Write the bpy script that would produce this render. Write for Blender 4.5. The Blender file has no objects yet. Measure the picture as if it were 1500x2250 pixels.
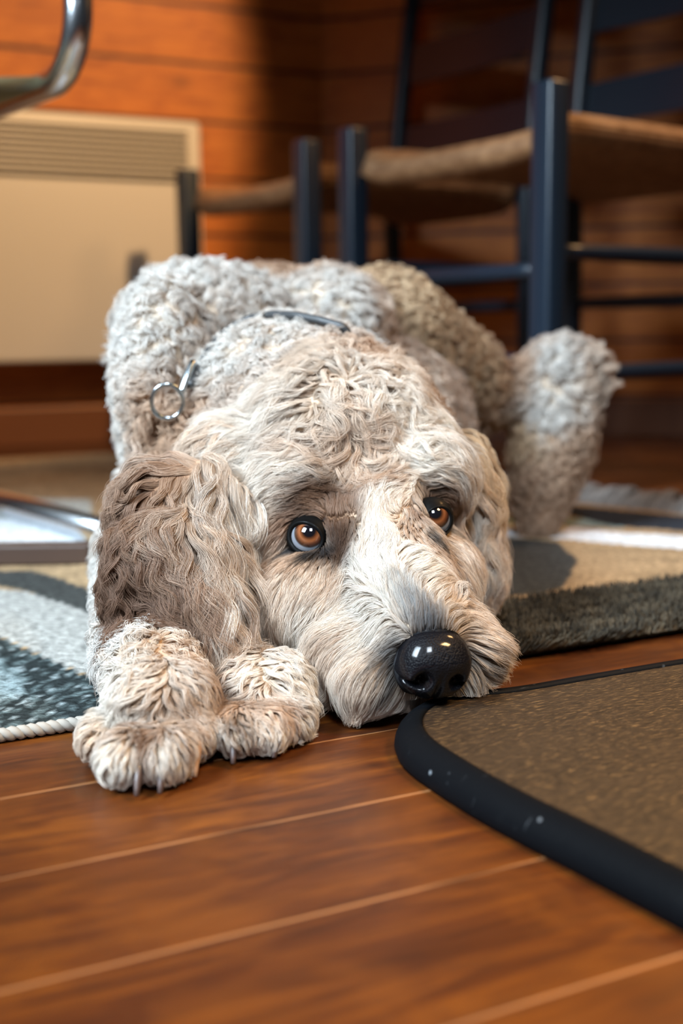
import bpy, bmesh, math, random
import numpy as np
from mathutils import Vector, Matrix
from mathutils.bvhtree import BVHTree
from mathutils.kdtree import KDTree
PI = math.pi
random.seed(4)
scn = bpy.context.scene
COL = scn.collection

# ------------------------------------------------------------------ camera
FPX, CAMH = 2550.0, 0.21
pitch = math.atan((1125 - 727) / FPX)
roll = math.radians(-0.65)
fw = np.array([0, math.cos(pitch), -math.sin(pitch)])
_r = np.array([1.0, 0, 0]); _u = np.cross(_r, fw)
RT = _r * math.cos(roll) + _u * math.sin(roll)
UP = _u * math.cos(roll) - _r * math.sin(roll)
CP = np.array([0, 0, CAMH])
def ray(x, y): return fw + RT * (x - 750) / FPX - UP * (y - 1125) / FPX
def at(x, y, Y): d = ray(x, y); return CP + d * (Y / d[1])
def ground(x, y, z=0.0): d = ray(x, y); return CP + d * ((z - CAMH) / d[2])
cd = bpy.data.cameras.new('camera'); cam = bpy.data.objects.new('camera', cd); COL.objects.link(cam)
cd.sensor_fit = 'VERTICAL'; cd.sensor_height = 36; cd.sensor_width = 24; cd.lens = 36 * FPX / 2250
cd.clip_start = 0.01
cam.matrix_world = Matrix(((RT[0], UP[0], -fw[0], 0), (RT[1], UP[1], -fw[1], 0), (RT[2], UP[2], -fw[2], CAMH), (0, 0, 0, 1)))
cd.dof.use_dof = True; cd.dof.focus_distance = 0.635; cd.dof.aperture_fstop = 4.2
scn.camera = cam
scn.view_settings.view_transform = 'Standard'; scn.view_settings.look = 'None'
scn.view_settings.gamma = 1; scn.view_settings.exposure = 0.0
scn.view_settings.use_curve_mapping = False
scn.cycles.max_bounces = 6; scn.cycles.diffuse_bounces = 4; scn.cycles.glossy_bounces = 4
scn.cycles.use_denoising = True
scn.cycles.sample_clamp_indirect = 4

# ------------------------------------------------------------------ light
wd = bpy.data.worlds.new('world'); scn.world = wd; wd.use_nodes = True
wd.node_tree.nodes['Background'].inputs[0].default_value = (0.55, 0.65, 0.8, 1)
wd.node_tree.nodes['Background'].inputs[1].default_value = 0.022
def light(name, kind, loc, to, color, energy, size=0.5, size_y=None, **k):
    l = bpy.data.lights.new(name, kind); o = bpy.data.objects.new(name, l); COL.objects.link(o)
    l.color = color; l.energy = energy
    if kind == 'AREA':
        l.shape = 'RECTANGLE'; l.size = size; l.size_y = size_y or size
    else: l.shadow_soft_size = size
    for a, b in k.items(): setattr(l, a, b)
    o.location = loc
    o.rotation_euler = (Vector(to) - Vector(loc)).to_track_quat('-Z', 'Y').to_euler()
    return o
light('window_daylight', 'AREA', (-1.25, -0.25, 1.45), (-0.05, 0.90, 0.1), (0.72, 0.87, 1.0), 15.5, 0.75, 0.9, spread=math.radians(52))
light('window_daylight', 'AREA', (0.1, -0.6, 1.5), (0.0, 0.78, 0.12), (0.80, 0.90, 1.0), 2.2, 0.40, 0.5, spread=math.radians(40))
light('warm_lamp', 'SPOT', (0.75, 0.95, 1.75), (-0.57, 1.95, 0.76), (1.0, 0.62, 0.30), 190, 0.05, spot_size=math.radians(36.5), spot_blend=0.22)
light('warm_lamp', 'AREA', (0.88, 1.52, 1.25), (0.1, 1.1, 0.1), (1.0, 0.55, 0.22), 4.2, 0.22, 0.22, spread=math.radians(120))
light('warm_lamp', 'AREA', (0.95, 0.25, 1.35), (0.30, 0.34, 0.0), (1.0, 0.64, 0.28), 3.8, 0.3, 0.3, spread=math.radians(48))

# ------------------------------------------------------------------ materials
def mat(name, color=(0.5, 0.5, 0.5), rough=0.5, metal=0.0, spec=0.5, coat=0.0, sheen=0.0):
    m = bpy.data.materials.new(name); m.use_nodes = True
    b = m.node_tree.nodes['Principled BSDF']
    b.inputs['Base Color'].default_value = (*color, 1); b.inputs['Roughness'].default_value = rough
    b.inputs['Metallic'].default_value = metal; b.inputs['Specular IOR Level'].default_value = spec
    b.inputs['Coat Weight'].default_value = coat; b.inputs['Coat Roughness'].default_value = 0.06
    b.inputs['Sheen Weight'].default_value = sheen
    return m
class NT:
    def __init__(s, m): s.t = m.node_tree; s.b = s.t.nodes['Principled BSDF']
    def n(s, ty, **k):
        x = s.t.nodes.new(ty)
        for a, b in k.items():
            if a.startswith('i_'):
                key = a[2:].replace('_', ' ')
                x.inputs[int(key) if key.isdigit() else key].default_value = b
            else: setattr(x, a, b)
        return x
    def l(s, a, b): s.t.links.new(a, b)
    def math(s, op, a, b=None, c=None):
        x = s.t.nodes.new('ShaderNodeMath'); x.operation = op
        for i, v in enumerate((a, b, c)):
            if v is None: continue
            if isinstance(v, (int, float)): x.inputs[i].default_value = v
            else: s.l(v, x.inputs[i])
        return x.outputs[0]
    def mix(s, f, a, b, blend='MIX'):
        x = s.t.nodes.new('ShaderNodeMix'); x.data_type = 'RGBA'; x.blend_type = blend
        for i, v in ((0, f), (6, a), (7, b)):
            if isinstance(v, (int, float)): x.inputs[i].default_value = v
            elif isinstance(v, tuple): x.inputs[i].default_value = (*v, 1)
            else: s.l(v, x.inputs[i])
        return x.outputs[2]
    def ramp(s, f, stops):
        x = s.t.nodes.new('ShaderNodeValToRGB'); e = x.color_ramp.elements
        while len(e) < len(stops): e.new(0.5)
        for q, (p, c) in zip(e, stops):
            q.position = p; q.color = (*c, 1) if isinstance(c, tuple) else (c, c, c, 1)
        s.l(f, x.inputs[0]); return x.outputs[0]
    def bump(s, h, strength=0.3, dist=0.001):
        x = s.n('ShaderNodeBump'); x.inputs['Strength'].default_value = strength; x.inputs['Distance'].default_value = dist
        s.l(h, x.inputs['Height']); s.l(x.outputs[0], s.b.inputs['Normal'])
    def noise(s, vec, scale, detail=4, rough=0.55, dist=0.0):
        x = s.n('ShaderNodeTexNoise'); x.inputs['Scale'].default_value = scale; x.inputs['Detail'].default_value = detail
        x.inputs['Roughness'].default_value = rough; x.inputs['Distortion'].default_value = dist
        s.l(vec, x.inputs['Vector']); return x.outputs['Fac']

def plank_material(name, width, offset, light_c, mid_c, dark_c, seam_c, rough, coat, seam_w=0.0011, seam_hi=None, knots=1.0, grain=1.0):
    """boards run along object X, stacked along object Y"""
    m = mat(name, rough=rough, coat=coat); t = NT(m)
    co = t.n('ShaderNodeTexCoord').outputs['Object']
    sp = t.n('ShaderNodeSeparateXYZ'); t.l(co, sp.inputs[0]); X, Y = sp.outputs[0], sp.outputs[1]
    k = t.math('DIVIDE', t.math('SUBTRACT', Y, offset), width)
    idx = t.math('FLOOR', k); fr = t.math('FRACT', k)
    wn = t.n('ShaderNodeTexWhiteNoise', noise_dimensions='1D'); t.l(idx, wn.inputs['W'])
    cmb = t.n('ShaderNodeCombineXYZ')
    t.l(t.math('MULTIPLY', t.math('ADD', X, t.math('MULTIPLY', wn.outputs['Value'], 7.0)), 1.0), cmb.inputs[0])
    t.l(t.math('MULTIPLY', Y, 1.0), cmb.inputs[1]); t.l(wn.outputs['Value'], cmb.inputs[2])
    mp = t.n('ShaderNodeMapping'); mp.inputs['Scale'].default_value = (1.0, 6.0, 1.0); t.l(cmb.outputs[0], mp.inputs[0])
    big = t.noise(mp.outputs[0], 7.0, 3, 0.6, 1.6)
    mp2 = t.n('ShaderNodeMapping'); mp2.inputs['Scale'].default_value = (1.0, 11.0, 1.0); t.l(cmb.outputs[0], mp2.inputs[0])
    fine = t.noise(mp2.outputs[0], 38.0, 5, 0.65, 0.8)
    blotch = t.noise(cmb.outputs[0], 16.0, 3, 0.6, 0.6)
    base = t.ramp(big, [(0.25, dark_c), (0.5, mid_c), (0.75, light_c)])
    base = t.mix(t.math('MULTIPLY', t.ramp(fine, [(0.42, 0.0), (0.62, 1.0)]), 0.42 * grain), base, dark_c)
    base = t.mix(t.math('MULTIPLY', t.ramp(blotch, [(0.45, 0.0), (0.7, 1.0)]), 0.45), base, light_c)
    vo = t.n('ShaderNodeTexVoronoi'); vo.inputs['Scale'].default_value = 1.0
    mp3 = t.n('ShaderNodeMapping'); mp3.inputs['Scale'].default_value = (5.0, 9.0, 1.0); t.l(cmb.outputs[0], mp3.inputs[0]); t.l(mp3.outputs[0], vo.inputs['Vector'])
    base = t.mix(t.math('MULTIPLY', t.ramp(vo.outputs['Distance'], [(0.03, 1.0), (0.16, 0.0)]), 0.75 * knots), base, tuple(c * 0.35 for c in dark_c))
    edge = t.math('MULTIPLY', t.math('MINIMUM', fr, t.math('SUBTRACT', 1.0, fr)), width)
    sm = t.ramp(t.math('DIVIDE', edge, seam_w * 2), [(0.35, 1.0), (0.6, 0.0)])
    sc = seam_c
    if seam_hi:
        sn = t.noise(cmb.outputs[0], 9.0, 2)
        sc = t.mix(t.ramp(sn, [(0.38, 0.0), (0.5, 1.0)]), seam_c, seam_hi)
    base = t.mix(sm, base, sc)
    t.l(base, t.b.inputs['Base Color'])
    rr = t.math('ADD', t.math('MULTIPLY', fine, 0.18), rough - 0.06); t.l(rr, t.b.inputs['Roughness'])
    h = t.math('SUBTRACT', t.math('MULTIPLY', fine, 0.25), sm)
    t.bump(h, 0.35, 0.0008)
    return m

M = {}
M['floor'] = plank_material('varnished_floor', 0.0812, 0.2803, (0.165, 0.048, 0.005), (0.074, 0.018, 0.0026), (0.021, 0.005, 0.0013), (0.02, 0.006, 0.003), 0.36, 0.0, seam_w=0.0008, seam_hi=(0.30, 0.13, 0.05), knots=0.35)
M['wall'] = plank_material('pine_wall', 0.108, 0.078, (0.66, 0.22, 0.030), (0.54, 0.155, 0.018), (0.28, 0.065, 0.008), (0.05, 0.012, 0.004), 0.55, 0.0, seam_w=0.004, knots=0.9, grain=0.7)
M['skirt'] = mat('dark_skirting', (0.16, 0.055, 0.018), 0.45)
M['chair'] = mat('navy_paint', (0.010, 0.019, 0.032), 0.34, spec=0.5)
M['chrome'] = mat('chrome', (0.82, 0.86, 0.90), 0.22, metal=1.0)
M['steel'] = mat('steel', (0.42, 0.47, 0.50), 0.22, metal=1.0)
M['heater'] = mat('heater_enamel', (0.66, 0.62, 0.56), 0.4)
M['heater_dark'] = mat('heater_slot', (0.035, 0.025, 0.018), 0.6)
M['rubber'] = mat('black_rubber', (0.0025, 0.003, 0.004), 0.6, spec=0.07)
t = NT(M['rubber']); co = t.n('ShaderNodeTexCoord').outputs['Object']
v = t.n('ShaderNodeTexVoronoi'); v.inputs['Scale'].default_value = 95; t.l(co, v.inputs['Vector'])
ns = t.noise(co, 30, 3)
spk = t.math('MULTIPLY', t.ramp(v.outputs['Distance'], [(0.07, 1.0), (0.13, 0.0)]), t.ramp(ns, [(0.5, 0.0), (0.62, 1.0)]))
sc2 = t.n('ShaderNodeMapping'); sc2.inputs['Scale'].default_value = (1, 5, 1); t.l(co, sc2.inputs[0])
scr = t.ramp(t.noise(sc2.outputs[0], 60, 4), [(0.66, 0.0), (0.78, 0.5)])
t.l(t.mix(t.math('MAXIMUM', t.math('MULTIPLY', spk, 0.6), t.math('MULTIPLY', scr, 0.25)), (0.0025, 0.003, 0.004), (0.30, 0.33, 0.36)), t.b.inputs['Base Color'])
t.bump(t.noise(co, 240, 3), 0.3, 0.0006)
# board top: dark wood grain, gold flecks running lengthways
M['board'] = mat('wood_grain_top', rough=0.42, coat=0.0); t = NT(M['board'])
co = t.n('ShaderNodeTexCoord').outputs['Object']
mp = t.n('ShaderNodeMapping'); mp.inputs['Scale'].default_value = (1, 9, 1); mp.inputs['Rotation'].default_value = (0, 0, math.radians(-1)); t.l(co, mp.inputs[0])
g1 = t.noise(mp.outputs[0], 140, 5, 0.7, 0.5); g2 = t.noise(mp.outputs[0], 12, 3)
c = t.ramp(g1, [(0.44, (0.009, 0.006, 0.004)), (0.56, (0.030, 0.017, 0.009)), (0.68, (0.24, 0.135, 0.05))])
c = t.mix(t.math('MULTIPLY', t.ramp(g2, [(0.35, 1.0), (0.6, 0.0)]), 0.5), c, (0.03, 0.018, 0.01))
t.l(c, t.b.inputs['Base Color']); t.bump(g1, 0.5, 0.0008)
# rush seat
M['rush'] = mat('woven_rush', rough=0.6); t = NT(M['rush'])
co = t.n('ShaderNodeTexCoord').outputs['Object']; sp = t.n('ShaderNodeSeparateXYZ'); t.l(co, sp.inputs[0])
ns = t.noise(co, 60, 4)
t.l(t.ramp(ns, [(0.3, (0.19, 0.08, 0.028)), (0.7, (0.40, 0.21, 0.095))]), t.b.inputs['Base Color'])
wv = t.n('ShaderNodeTexWave'); wv.inputs['Scale'].default_value = 60; wv.inputs['Distortion'].default_value = 1.5; t.l(co, wv.inputs['Vector'])
t.bump(wv.outputs['Fac'], 0.5, 0.002)
M['claw'] = mat('dark_claw', (0.075, 0.050, 0.045), 0.4, coat=0.1)
M['claw_tan'] = mat('tan_claw', (0.36, 0.22, 0.14), 0.4, coat=0.1)
M['lid'] = mat('eyelid_skin', (0.002, 0.002, 0.002), 0.55, spec=0.08, coat=0.04)
M['cord'] = mat('collar_cord', (0.03, 0.032, 0.034), 0.5)
M['rope'] = mat('rope_edge', (0.30, 0.27, 0.23), 0.85)
M['plinth'] = mat('dark_timber', (0.055, 0.030, 0.020), 0.5)
M['fabric'] = mat('olive_fabric', (0.16, 0.13, 0.06), 0.9)
M['skin'] = mat('undercoat', rough=0.9, spec=0.1); t = NT(M['skin'])
t.l(t.n('ShaderNodeAttribute', attribute_name='tint').outputs['Color'], t.b.inputs['Base Color'])
def fur_mat(name, rough=0.55):
    m = mat(name, rough=rough, spec=0.35); t = NT(m)
    a = t.n('ShaderNodeAttribute', attribute_name='tint')
    t.l(a.outputs['Color'], t.b.inputs['Base Color'])
    tr = t.n('ShaderNodeBsdfTranslucent'); t.l(a.outputs['Color'], tr.inputs['Color'])
    mx = t.n('ShaderNodeMixShader'); mx.inputs[0].default_value = 0.35
    out = t.t.nodes['Material Output']; t.l(t.b.outputs[0], mx.inputs[1]); t.l(tr.outputs[0], mx.inputs[2]); t.l(mx.outputs[0], out.inputs['Surface'])
    return m
M['fur'] = fur_mat('fur')
M['pile'] = fur_mat('pile', 0.8)
M['rug'] = mat('rug_weave', rough=0.95, spec=0.1); t = NT(M['rug'])
a = t.n('ShaderNodeAttribute', attribute_name='tint'); co = t.n('ShaderNodeTexCoord').outputs['Object']
mp = t.n('ShaderNodeMapping'); mp.inputs['Scale'].default_value = (1, 2.2, 1); t.l(co, mp.inputs[0])
n1 = t.noise(mp.outputs[0], 150, 4, 0.7)
t.l(t.mix(1.0, a.outputs['Color'], t.ramp(n1, [(0.35, 0.45), (0.65, 1.5)]), 'MULTIPLY'), t.b.inputs['Base Color'])
t.bump(n1, 0.8, 0.003)

# ------------------------------------------------------------------ object helpers
def tag(o, label=None, cat=None, group=None, kind=None):
    for k, v in (('label', label), ('category', cat), ('group', group), ('kind', kind)):
        if v: o[k] = v
    return o
def link(name, me, m=None, parent=None, smooth=True):
    o = bpy.data.objects.new(name, me); COL.objects.link(o)
    if m is not None and not me.materials: me.materials.append(m)
    if smooth:
        for p in me.polygons: p.use_smooth = True
    if parent: o.parent = parent
    return o
def empty(name, loc=(0, 0, 0), rz=0.0):
    o = bpy.data.objects.new(name, None); COL.objects.link(o); o.location = loc; o.rotation_euler = (0, 0, rz); o.empty_display_size = 0.05
    return o
def bm_obj(name, bm, m, parent=None, smooth=True, loc=None, rot=None):
    me = bpy.data.meshes.new(name); bmesh.ops.recalc_face_normals(bm, faces=bm.faces); bm.to_mesh(me); bm.free()
    o = link(name, me, m, parent, smooth)
    if loc is not None: o.location = loc
    if rot is not None: o.rotation_euler = rot
    return o
def box(bm, x0, x1, y0, y1, z0, z1, bev=0.0, seg=2):
    r = bmesh.ops.create_cube(bm, size=1)
    for v in r['verts']:
        v.co = Vector(((x0 + x1) / 2 + v.co.x * (x1 - x0), (y0 + y1) / 2 + v.co.y * (y1 - y0), (z0 + z1) / 2 + v.co.z * (z1 - z0)))
    if bev:
        es = {e for v in r['verts'] for e in v.link_edges}
        bmesh.ops.bevel(bm, geom=list(es), offset=bev, segments=seg, profile=0.5, affect='EDGES')
def tube(bm, pts, rad, seg=16, cap=True, twist=None):
    pts = [Vector(p) for p in pts]; n = len(pts); rings = []
    rad = rad if isinstance(rad, (list, tuple, np.ndarray)) else [rad] * n
    up = None
    for i, p in enumerate(pts):
        d = (pts[min(i + 1, n - 1)] - pts[max(i - 1, 0)]).normalized()
        if up is None: up = Vector((0, 0, 1)) if abs(d.z) < 0.9 else Vector((1, 0, 0))
        a = d.cross(up).normalized(); up = a.cross(d).normalized()
        rings.append([bm.verts.new(p + (a * math.cos(2 * PI * k / seg) + up * math.sin(2 * PI * k / seg)) * rad[i]) for k in range(seg)])
    for i in range(n - 1):
        for k in range(seg):
            bm.faces.new((rings[i][k], rings[i][(k + 1) % seg], rings[i + 1][(k + 1) % seg], rings[i + 1][k]))
    if cap: bm.faces.new(rings[0][::-1]); bm.faces.new(rings[-1])
def fillet(pts, r, seg=12):
    out = [Vector(pts[0])]
    for i in range(1, len(pts) - 1):
        p = Vector(pts[i]); a = (Vector(pts[i - 1]) - p).normalized(); b = (Vector(pts[i + 1]) - p).normalized()
        for k in range(seg + 1):
            s = k / seg; q0 = p + a * r; q1 = p + b * r
            th = a.angle(b); 
            c = p + (a + b).normalized() * (r / math.cos(th / 2)); R = (q0 - c).length
            q = c + ((q0 - c).normalized().slerp((q1 - c).normalized(), s)) * R
            out.append(q)
    out.append(Vector(pts[-1])); return out
def copy_tree(o, parent=None):
    c = o.copy(); COL.objects.link(c)
    if parent: c.parent = parent
    for ch in list(o.children): copy_tree(ch, c)
    return c

# ------------------------------------------------------------------ room
ANG = math.radians(25.5)                     # floor boards and long wall run this way
D = np.array([math.cos(ANG), math.sin(ANG), 0]); N = np.array([-math.sin(ANG), math.cos(ANG), 0])
def uv(p): return float(p[0] * D[0] + p[1] * D[1]), float(p[0] * N[0] + p[1] * N[1])
WALLV = 2.25
bm = bmesh.new(); box(bm, -1.6, 2.8, -1.0, 3.0, -0.05, 0)
fl = bm_obj('floor', bm, M['floor'], smooth=False, rot=(0, 0, ANG)); tag(fl, kind='structure')
# walls: mesh local X along wall, local Y = height (plank shader), local Z = thickness
def wall(name, p0, ang, length, h=2.2):
    bm = bmesh.new(); box(bm, 0, length, 0, h, -0.06, 0)
    o = bm_obj(name, bm, M['wall'], smooth=False)
    c, s = math.cos(ang), math.sin(ang)
    o.matrix_world = Matrix(((c, 0, s, p0[0]), (s, 0, -c, p0[1]), (0, 1, 0, 0), (0, 0, 0, 1)))
    tag(o, kind='structure'); return o
u_corner = uv((-0.026, 0))[0] + 0.99
corner = D * 0.93 + N * WALLV
def walluv(u, off=0.0): return D * u + N * (WALLV - off)
# find u where pixel 718 meets the wall
for i in range(400):
    u = -0.5 + i * 0.01; p = walluv(u); q = p - CP
    if 750 + FPX * (q @ RT) / (q @ fw) > 716: break
corner = p
s0 = walluv(-1.4); wall('wall_left', s0, ANG, float(np.linalg.norm(corner - s0)))
A2 = math.radians(-18); wall('wall_right', corner, A2, 2.6)
bm = bmesh.new(); box(bm, -1.4, u - 0.012, WALLV - 0.014, WALLV, 0, 0.072, 0.003)
tag(bm_obj('baseboard_left', bm, M['skirt'], rot=(0, 0, ANG), smooth=False), kind='structure')
bm = bmesh.new(); box(bm, 0.012, 2.6, -0.014, 0, 0, 0.072, 0.003)
tag(bm_obj('baseboard_right', bm, M['skirt'], loc=corner, rot=(0, 0, A2), smooth=False), kind='structure')

# ------------------------------------------------------------------ heater on the left wall
def walldepth(x, y, off):
    d = ray(x, y); k = (WALLV - off) / (d[0] * N[0] + d[1] * N[1]); return CP + d * k
hr = walldepth(440, 268, 0.09); ur = uv(hr)[0]; zt = hr[2]; zb = walldepth(100, 797, 0.09)[2]
heater = empty('panel_heater', walluv(ur, 0.09) + np.array([0, 0, zb]), ANG)
tag(heater, 'cream white wall mounted panel heater with a louvred grille along its top', 'heater')
HL, HH = 0.95, zt - zb
bm = bmesh.new(); box(bm, -HL, 0, 0.0, 0.07, 0, HH, 0.008, 3)
bm_obj('casing', bm, M['heater'], heater)
gh = HH * 0.255
bm = bmesh.new(); box(bm, -HL + 0.02, -0.028, -0.002, 0.01, HH - gh, HH - 0.016)
bm_obj('grille_recess', bm, M['heater_dark'], heater, smooth=False)
for k in range(9):
    z = HH - gh + 0.004 + k * (gh - 0.02) / 8.6
    bm = bmesh.new(); box(bm, -HL + 0.018, -0.026, -0.009, 0.004, z, z + 0.0056, 0.001, 1)
    bm_obj('louvre', bm, M['heater'], heater)
for xb in (-0.25, -HL + 0.15):
    bm = bmesh.new(); box(bm, xb, xb + 0.05, 0.068, 0.089, 0.08, HH - 0.1)
    bm_obj('wall_bracket', bm, M['heater_dark'], heater, smooth=False)

# ------------------------------------------------------------------ ladder-back chairs
def rush_seat_mesh(w, d, rf=0.019, zf=0.424, zs=0.448):
    """w along local x (front edge), d along local y (to the back); rails wrapped by rush, four triangles dished to the middle"""
    bm = bmesh.new(); nx, ny = 36, 32; grid = {}
    for top in (1, 0):
        for i in range(nx + 1):
            for j in range(ny + 1):
                a = i / nx; b = j / ny
                ex = min(a, 1 - a) * w; ey = min(b, 1 - b) * d
                wgt = 1 / (ex + 0.002) ** 2; wgf = 1 / (ey + 0.002) ** 2
                z = (zs * wgt + zf * wgf) / (wgt + wgf)
                e = min(ex, ey); th = rf * math.sqrt(max(0.0, 1 - (1 - min(e / rf, 1)) ** 2)) if e < rf else rf * (1 - 0.35 * min((e - rf) / 0.06, 1))
                dish = -0.012 * min(e / 0.14, 1)
                grid[top, i, j] = bm.verts.new((a * w - w / 2, b * d, z + dish + (th if top else -th)))
    for top in (1, 0):
        for i in range(nx):
            for j in range(ny):
                f = [grid[top, i, j], grid[top, i + 1, j], grid[top, i + 1, j + 1], grid[top, i, j + 1]]
                bm.faces.new(f if top else f[::-1])
    bmesh.ops.remove_doubles(bm, verts=bm.verts, dist=0.0004)
    return bm
CW, CDp = 0.372, 0.452          # post centre distances
def make_chair():
    r = empty('ladder_back_chair')
    s = 0.0165
    for sx in (-1, 1):
        bm = bmesh.new(); box(bm, sx * CW / 2 - s, sx * CW / 2 + s, -s, s, 0, 0.49, 0.005, 3)
        bm_obj('front_post', bm, M['chair'], r)
        bm = bmesh.new()
        pts = [(sx * CW / 2, CDp + rk, z) for z, rk in ((0, 0.02), (0.2, 0.005), (0.42, 0), (0.6, 0.018), (0.8, 0.045), (1.0, 0.078))]
        tube(bm, pts, [0.0165, 0.0175, 0.018, 0.017, 0.016, 0.013], 16)
        bm_obj('back_post', bm, M['chair'], r)
    bm = rush_seat_mesh(CW - 0.012, CDp - 0.004); bm_obj('seat', bm, M['rush'], r)
    def rod(a, b, rad, name):
        bm = bmesh.new(); tube(bm, [Vector(a).lerp(Vector(b), k / 8) for k in range(9)], [rad * (0.75 + 0.25 * math.sin(PI * k / 8)) for k in range(9)], 12)
        bm_obj(name, bm, M['chair'], r)
    h = CW / 2
    rod((-h, 0, 0.278), (h, 0, 0.278), 0.0115, 'stretcher'); rod((-h, 0, 0.17), (h, 0, 0.17), 0.0115, 'stretcher')
    for sx in (-h, h):
        rod((sx, 0, 0.30), (sx, CDp, 0.30), 0.011, 'stretcher'); rod((sx, 0, 0.155), (sx, CDp, 0.155), 0.011, 'stretcher')
    rod((-h, CDp, 0.25), (h, CDp, 0.25), 0.011, 'stretcher')
    for z0, z1, rk in ((0.535, 0.598, 0.012), (0.680, 0.752, 0.030), (0.83, 0.91, 0.055)):
        bm = bmesh.new(); vs = []
        for i in range(17):
            a = i / 16; bow = 0.022 * math.sin(PI * a); hh = 0.006 * math.sin(PI * a)
            q = [(a * CW - h, CDp + rk + bow + o + (0.01 if zz == z1 else 0), zz + (hh if zz == z1 else 0)) for zz, o in ((z0, -0.005), (z0, 0.005), (z1, 0.005), (z1, -0.005))]
            vs.append([bm.verts.new(c) for c in q])
        for i in range(16):
            for k in range(4): bm.faces.new((vs[i][k], vs[i][(k + 1) % 4], vs[i + 1][(k + 1) % 4], vs[i + 1][k]))
        bm.faces.new(vs[0]); bm.faces.new(vs[-1][::-1])
        bm_obj('back_slat', bm, M['chair'], r, smooth=False)
    return r
def front_at(x, y, zt=0.49):
    d = ray(x, y); return CP + d * ((zt - CAMH) / d[2])
chA = make_chair()
def place(c, f1, f2):
    mid = (f1 + f2) / 2; dv = f2 - f1; c.location = (mid[0], mid[1], 0); c.rotation_euler = (0, 0, math.atan2(dv[1], dv[0]))
    return float(np.hypot(dv[0], dv[1]))
wA = place(chA, front_at(775, 281), front_at(1209, 178))
tag(chA, 'navy blue ladder-back chair with rush seat, nearer one directly behind the dog\'s hind leg', 'chair', 'ladder-back chairs against the wall')
chB = copy_tree(chA)
wB = place(chB, front_at(405, 374), front_at(681, 305))
chB['label'] = 'navy blue ladder-back chair with rush seat, farther one in front of the white heater'
print('chair widths', wA, wB)

# ------------------------------------------------------------------ chrome cantilever chair at the left
cc = empty('cantilever_chair', (0, 0, 0)); tag(cc, 'chrome tubular cantilever chair at the left edge, its bent frame above the heater', 'chair')
TB = 0.0135
corner_t = at(174, 160, 1.12)
dirv = np.array([-0.62, 0.78, 0])
zs = corner_t[2]
fl0 = ground(195, 1168, TB); fl1 = ground(-5, 1112, TB)
dirf = (fl1 - fl0); dirf /= np.linalg.norm(dirf); dirv = dirf
side = np.array([-dirv[1], dirv[0], 0]) * -1
print('tube', corner_t, fl0, fl1, dirv, side)
def frame(off, name='side_frame'):
    o = corner_t + off
    top = o + np.array([0.006, 0.02, 0.46])
    seatf = o + dirv * 0.44
    base_f = np.array([seatf[0], seatf[1], TB + 0.0068]); base_b = base_f - dirv * 0.62
    pts = fillet([top, o, seatf, base_f, base_b], 0.058, 14)
    bm = bmesh.new(); tube(bm, pts, TB, 20); return bm_obj(name, bm, M['chrome'], cc)
frame(np.zeros(3))
sidev = np.array([dirv[1], -dirv[0], 0]); sidev = -sidev if sidev[1] > 0 else sidev
frame(sidev * 0.46)
bm = bmesh.new()
a0 = corner_t + dirv * 0.06; a1 = corner_t + dirv * 0.42
vs = []
for k in range(9):
    s = k / 8; sag = -0.02 * math.sin(PI * s)
    vs.append([bm.verts.new(Vector(a + sidev * (0.012 + 0.436 * s)) + Vector((0, 0, sag + o))) for a, o in ((a0, 0.006), (a1, 0.006), (a1, -0.006), (a0, -0.006))])
for k in range(8):
    for j in range(4): bm.faces.new((vs[k][j], vs[k][(j + 1) % 4], vs[k + 1][(j + 1) % 4], vs[k + 1][j]))
bm.faces.new(vs[0]); bm.faces.new(vs[-1][::-1])
bm_obj('seat_sling', bm, M['fabric'], cc)

# ------------------------------------------------------------------ wood-grain board with rounded black edge
BT = 0.0155
inner_px = [(1020, 1524), (965, 1540), (932, 1562), (926, 1588), (945, 1620), (1000, 1656), (1073, 1699), (1164, 1747), (1313, 1816), (1500, 1907), (1640, 1975)]
inner = [ground(x, y, BT)[:2] for x, y in inner_px] + [np.array([0.60, 0.33]), np.array([0.66, 0.60])] + [ground(x, y, BT)[:2] for x, y in [(1700, 1424), (1500, 1455), (1300, 1489), (1120, 1521)]]
loop = [Vector(p) for p in inner]
def smooth_loop(lp, it=2):
    for _ in range(it):
        o = []
        for i, p in enumerate(lp):
            q = lp[(i + 1) % len(lp)]; o += [p * 0.75 + q * 0.25, p * 0.25 + q * 0.75]
        lp = o
    return lp
loop = smooth_loop(loop, 2)
def inset(lp, d):
    d = d - 0.0140
    n = len(lp); out = []
    area = sum(lp[i].x * lp[(i + 1) % n].y - lp[(i + 1) % n].x * lp[i].y for i in range(n)); sg = 1 if area > 0 else -1
    for i in range(n):
        tdir = (lp[(i + 1) % n] - lp[i - 1]).normalized(); out.append(lp[i] + Vector((-tdir.y, tdir.x)) * d * sg)
    return out
oc = ground(1250, 1650, 0)
board = empty('wood_grain_board', (oc[0], oc[1], 0), ANG)
tag(board, 'dark wood-grain board with a rounded black rubber edge that the dog rests its chin on', 'board')
Minv = Matrix.Rotation(-ANG, 3, 'Z')
def loc3(p, z): return Minv @ Vector((p.x - oc[0], p.y - oc[1], z))
prof = [(0.0006, 0.0), (-0.0004, 0.003), (0.0, 0.006), (0.0016, 0.0098), (0.0045, 0.0132), (0.0085, BT + 0.0003), (0.0118, BT + 0.0008), (0.0136, BT + 0.0002), (0.0140, BT - 0.001)]
bm = bmesh.new(); rings = [[bm.verts.new(loc3(p, z)) for p in inset(loop, d)] for d, z in prof]
rings.append([bm.verts.new(loc3(p, 0)) for p in inset(loop, 0.0140)])
n = len(loop)
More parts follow.
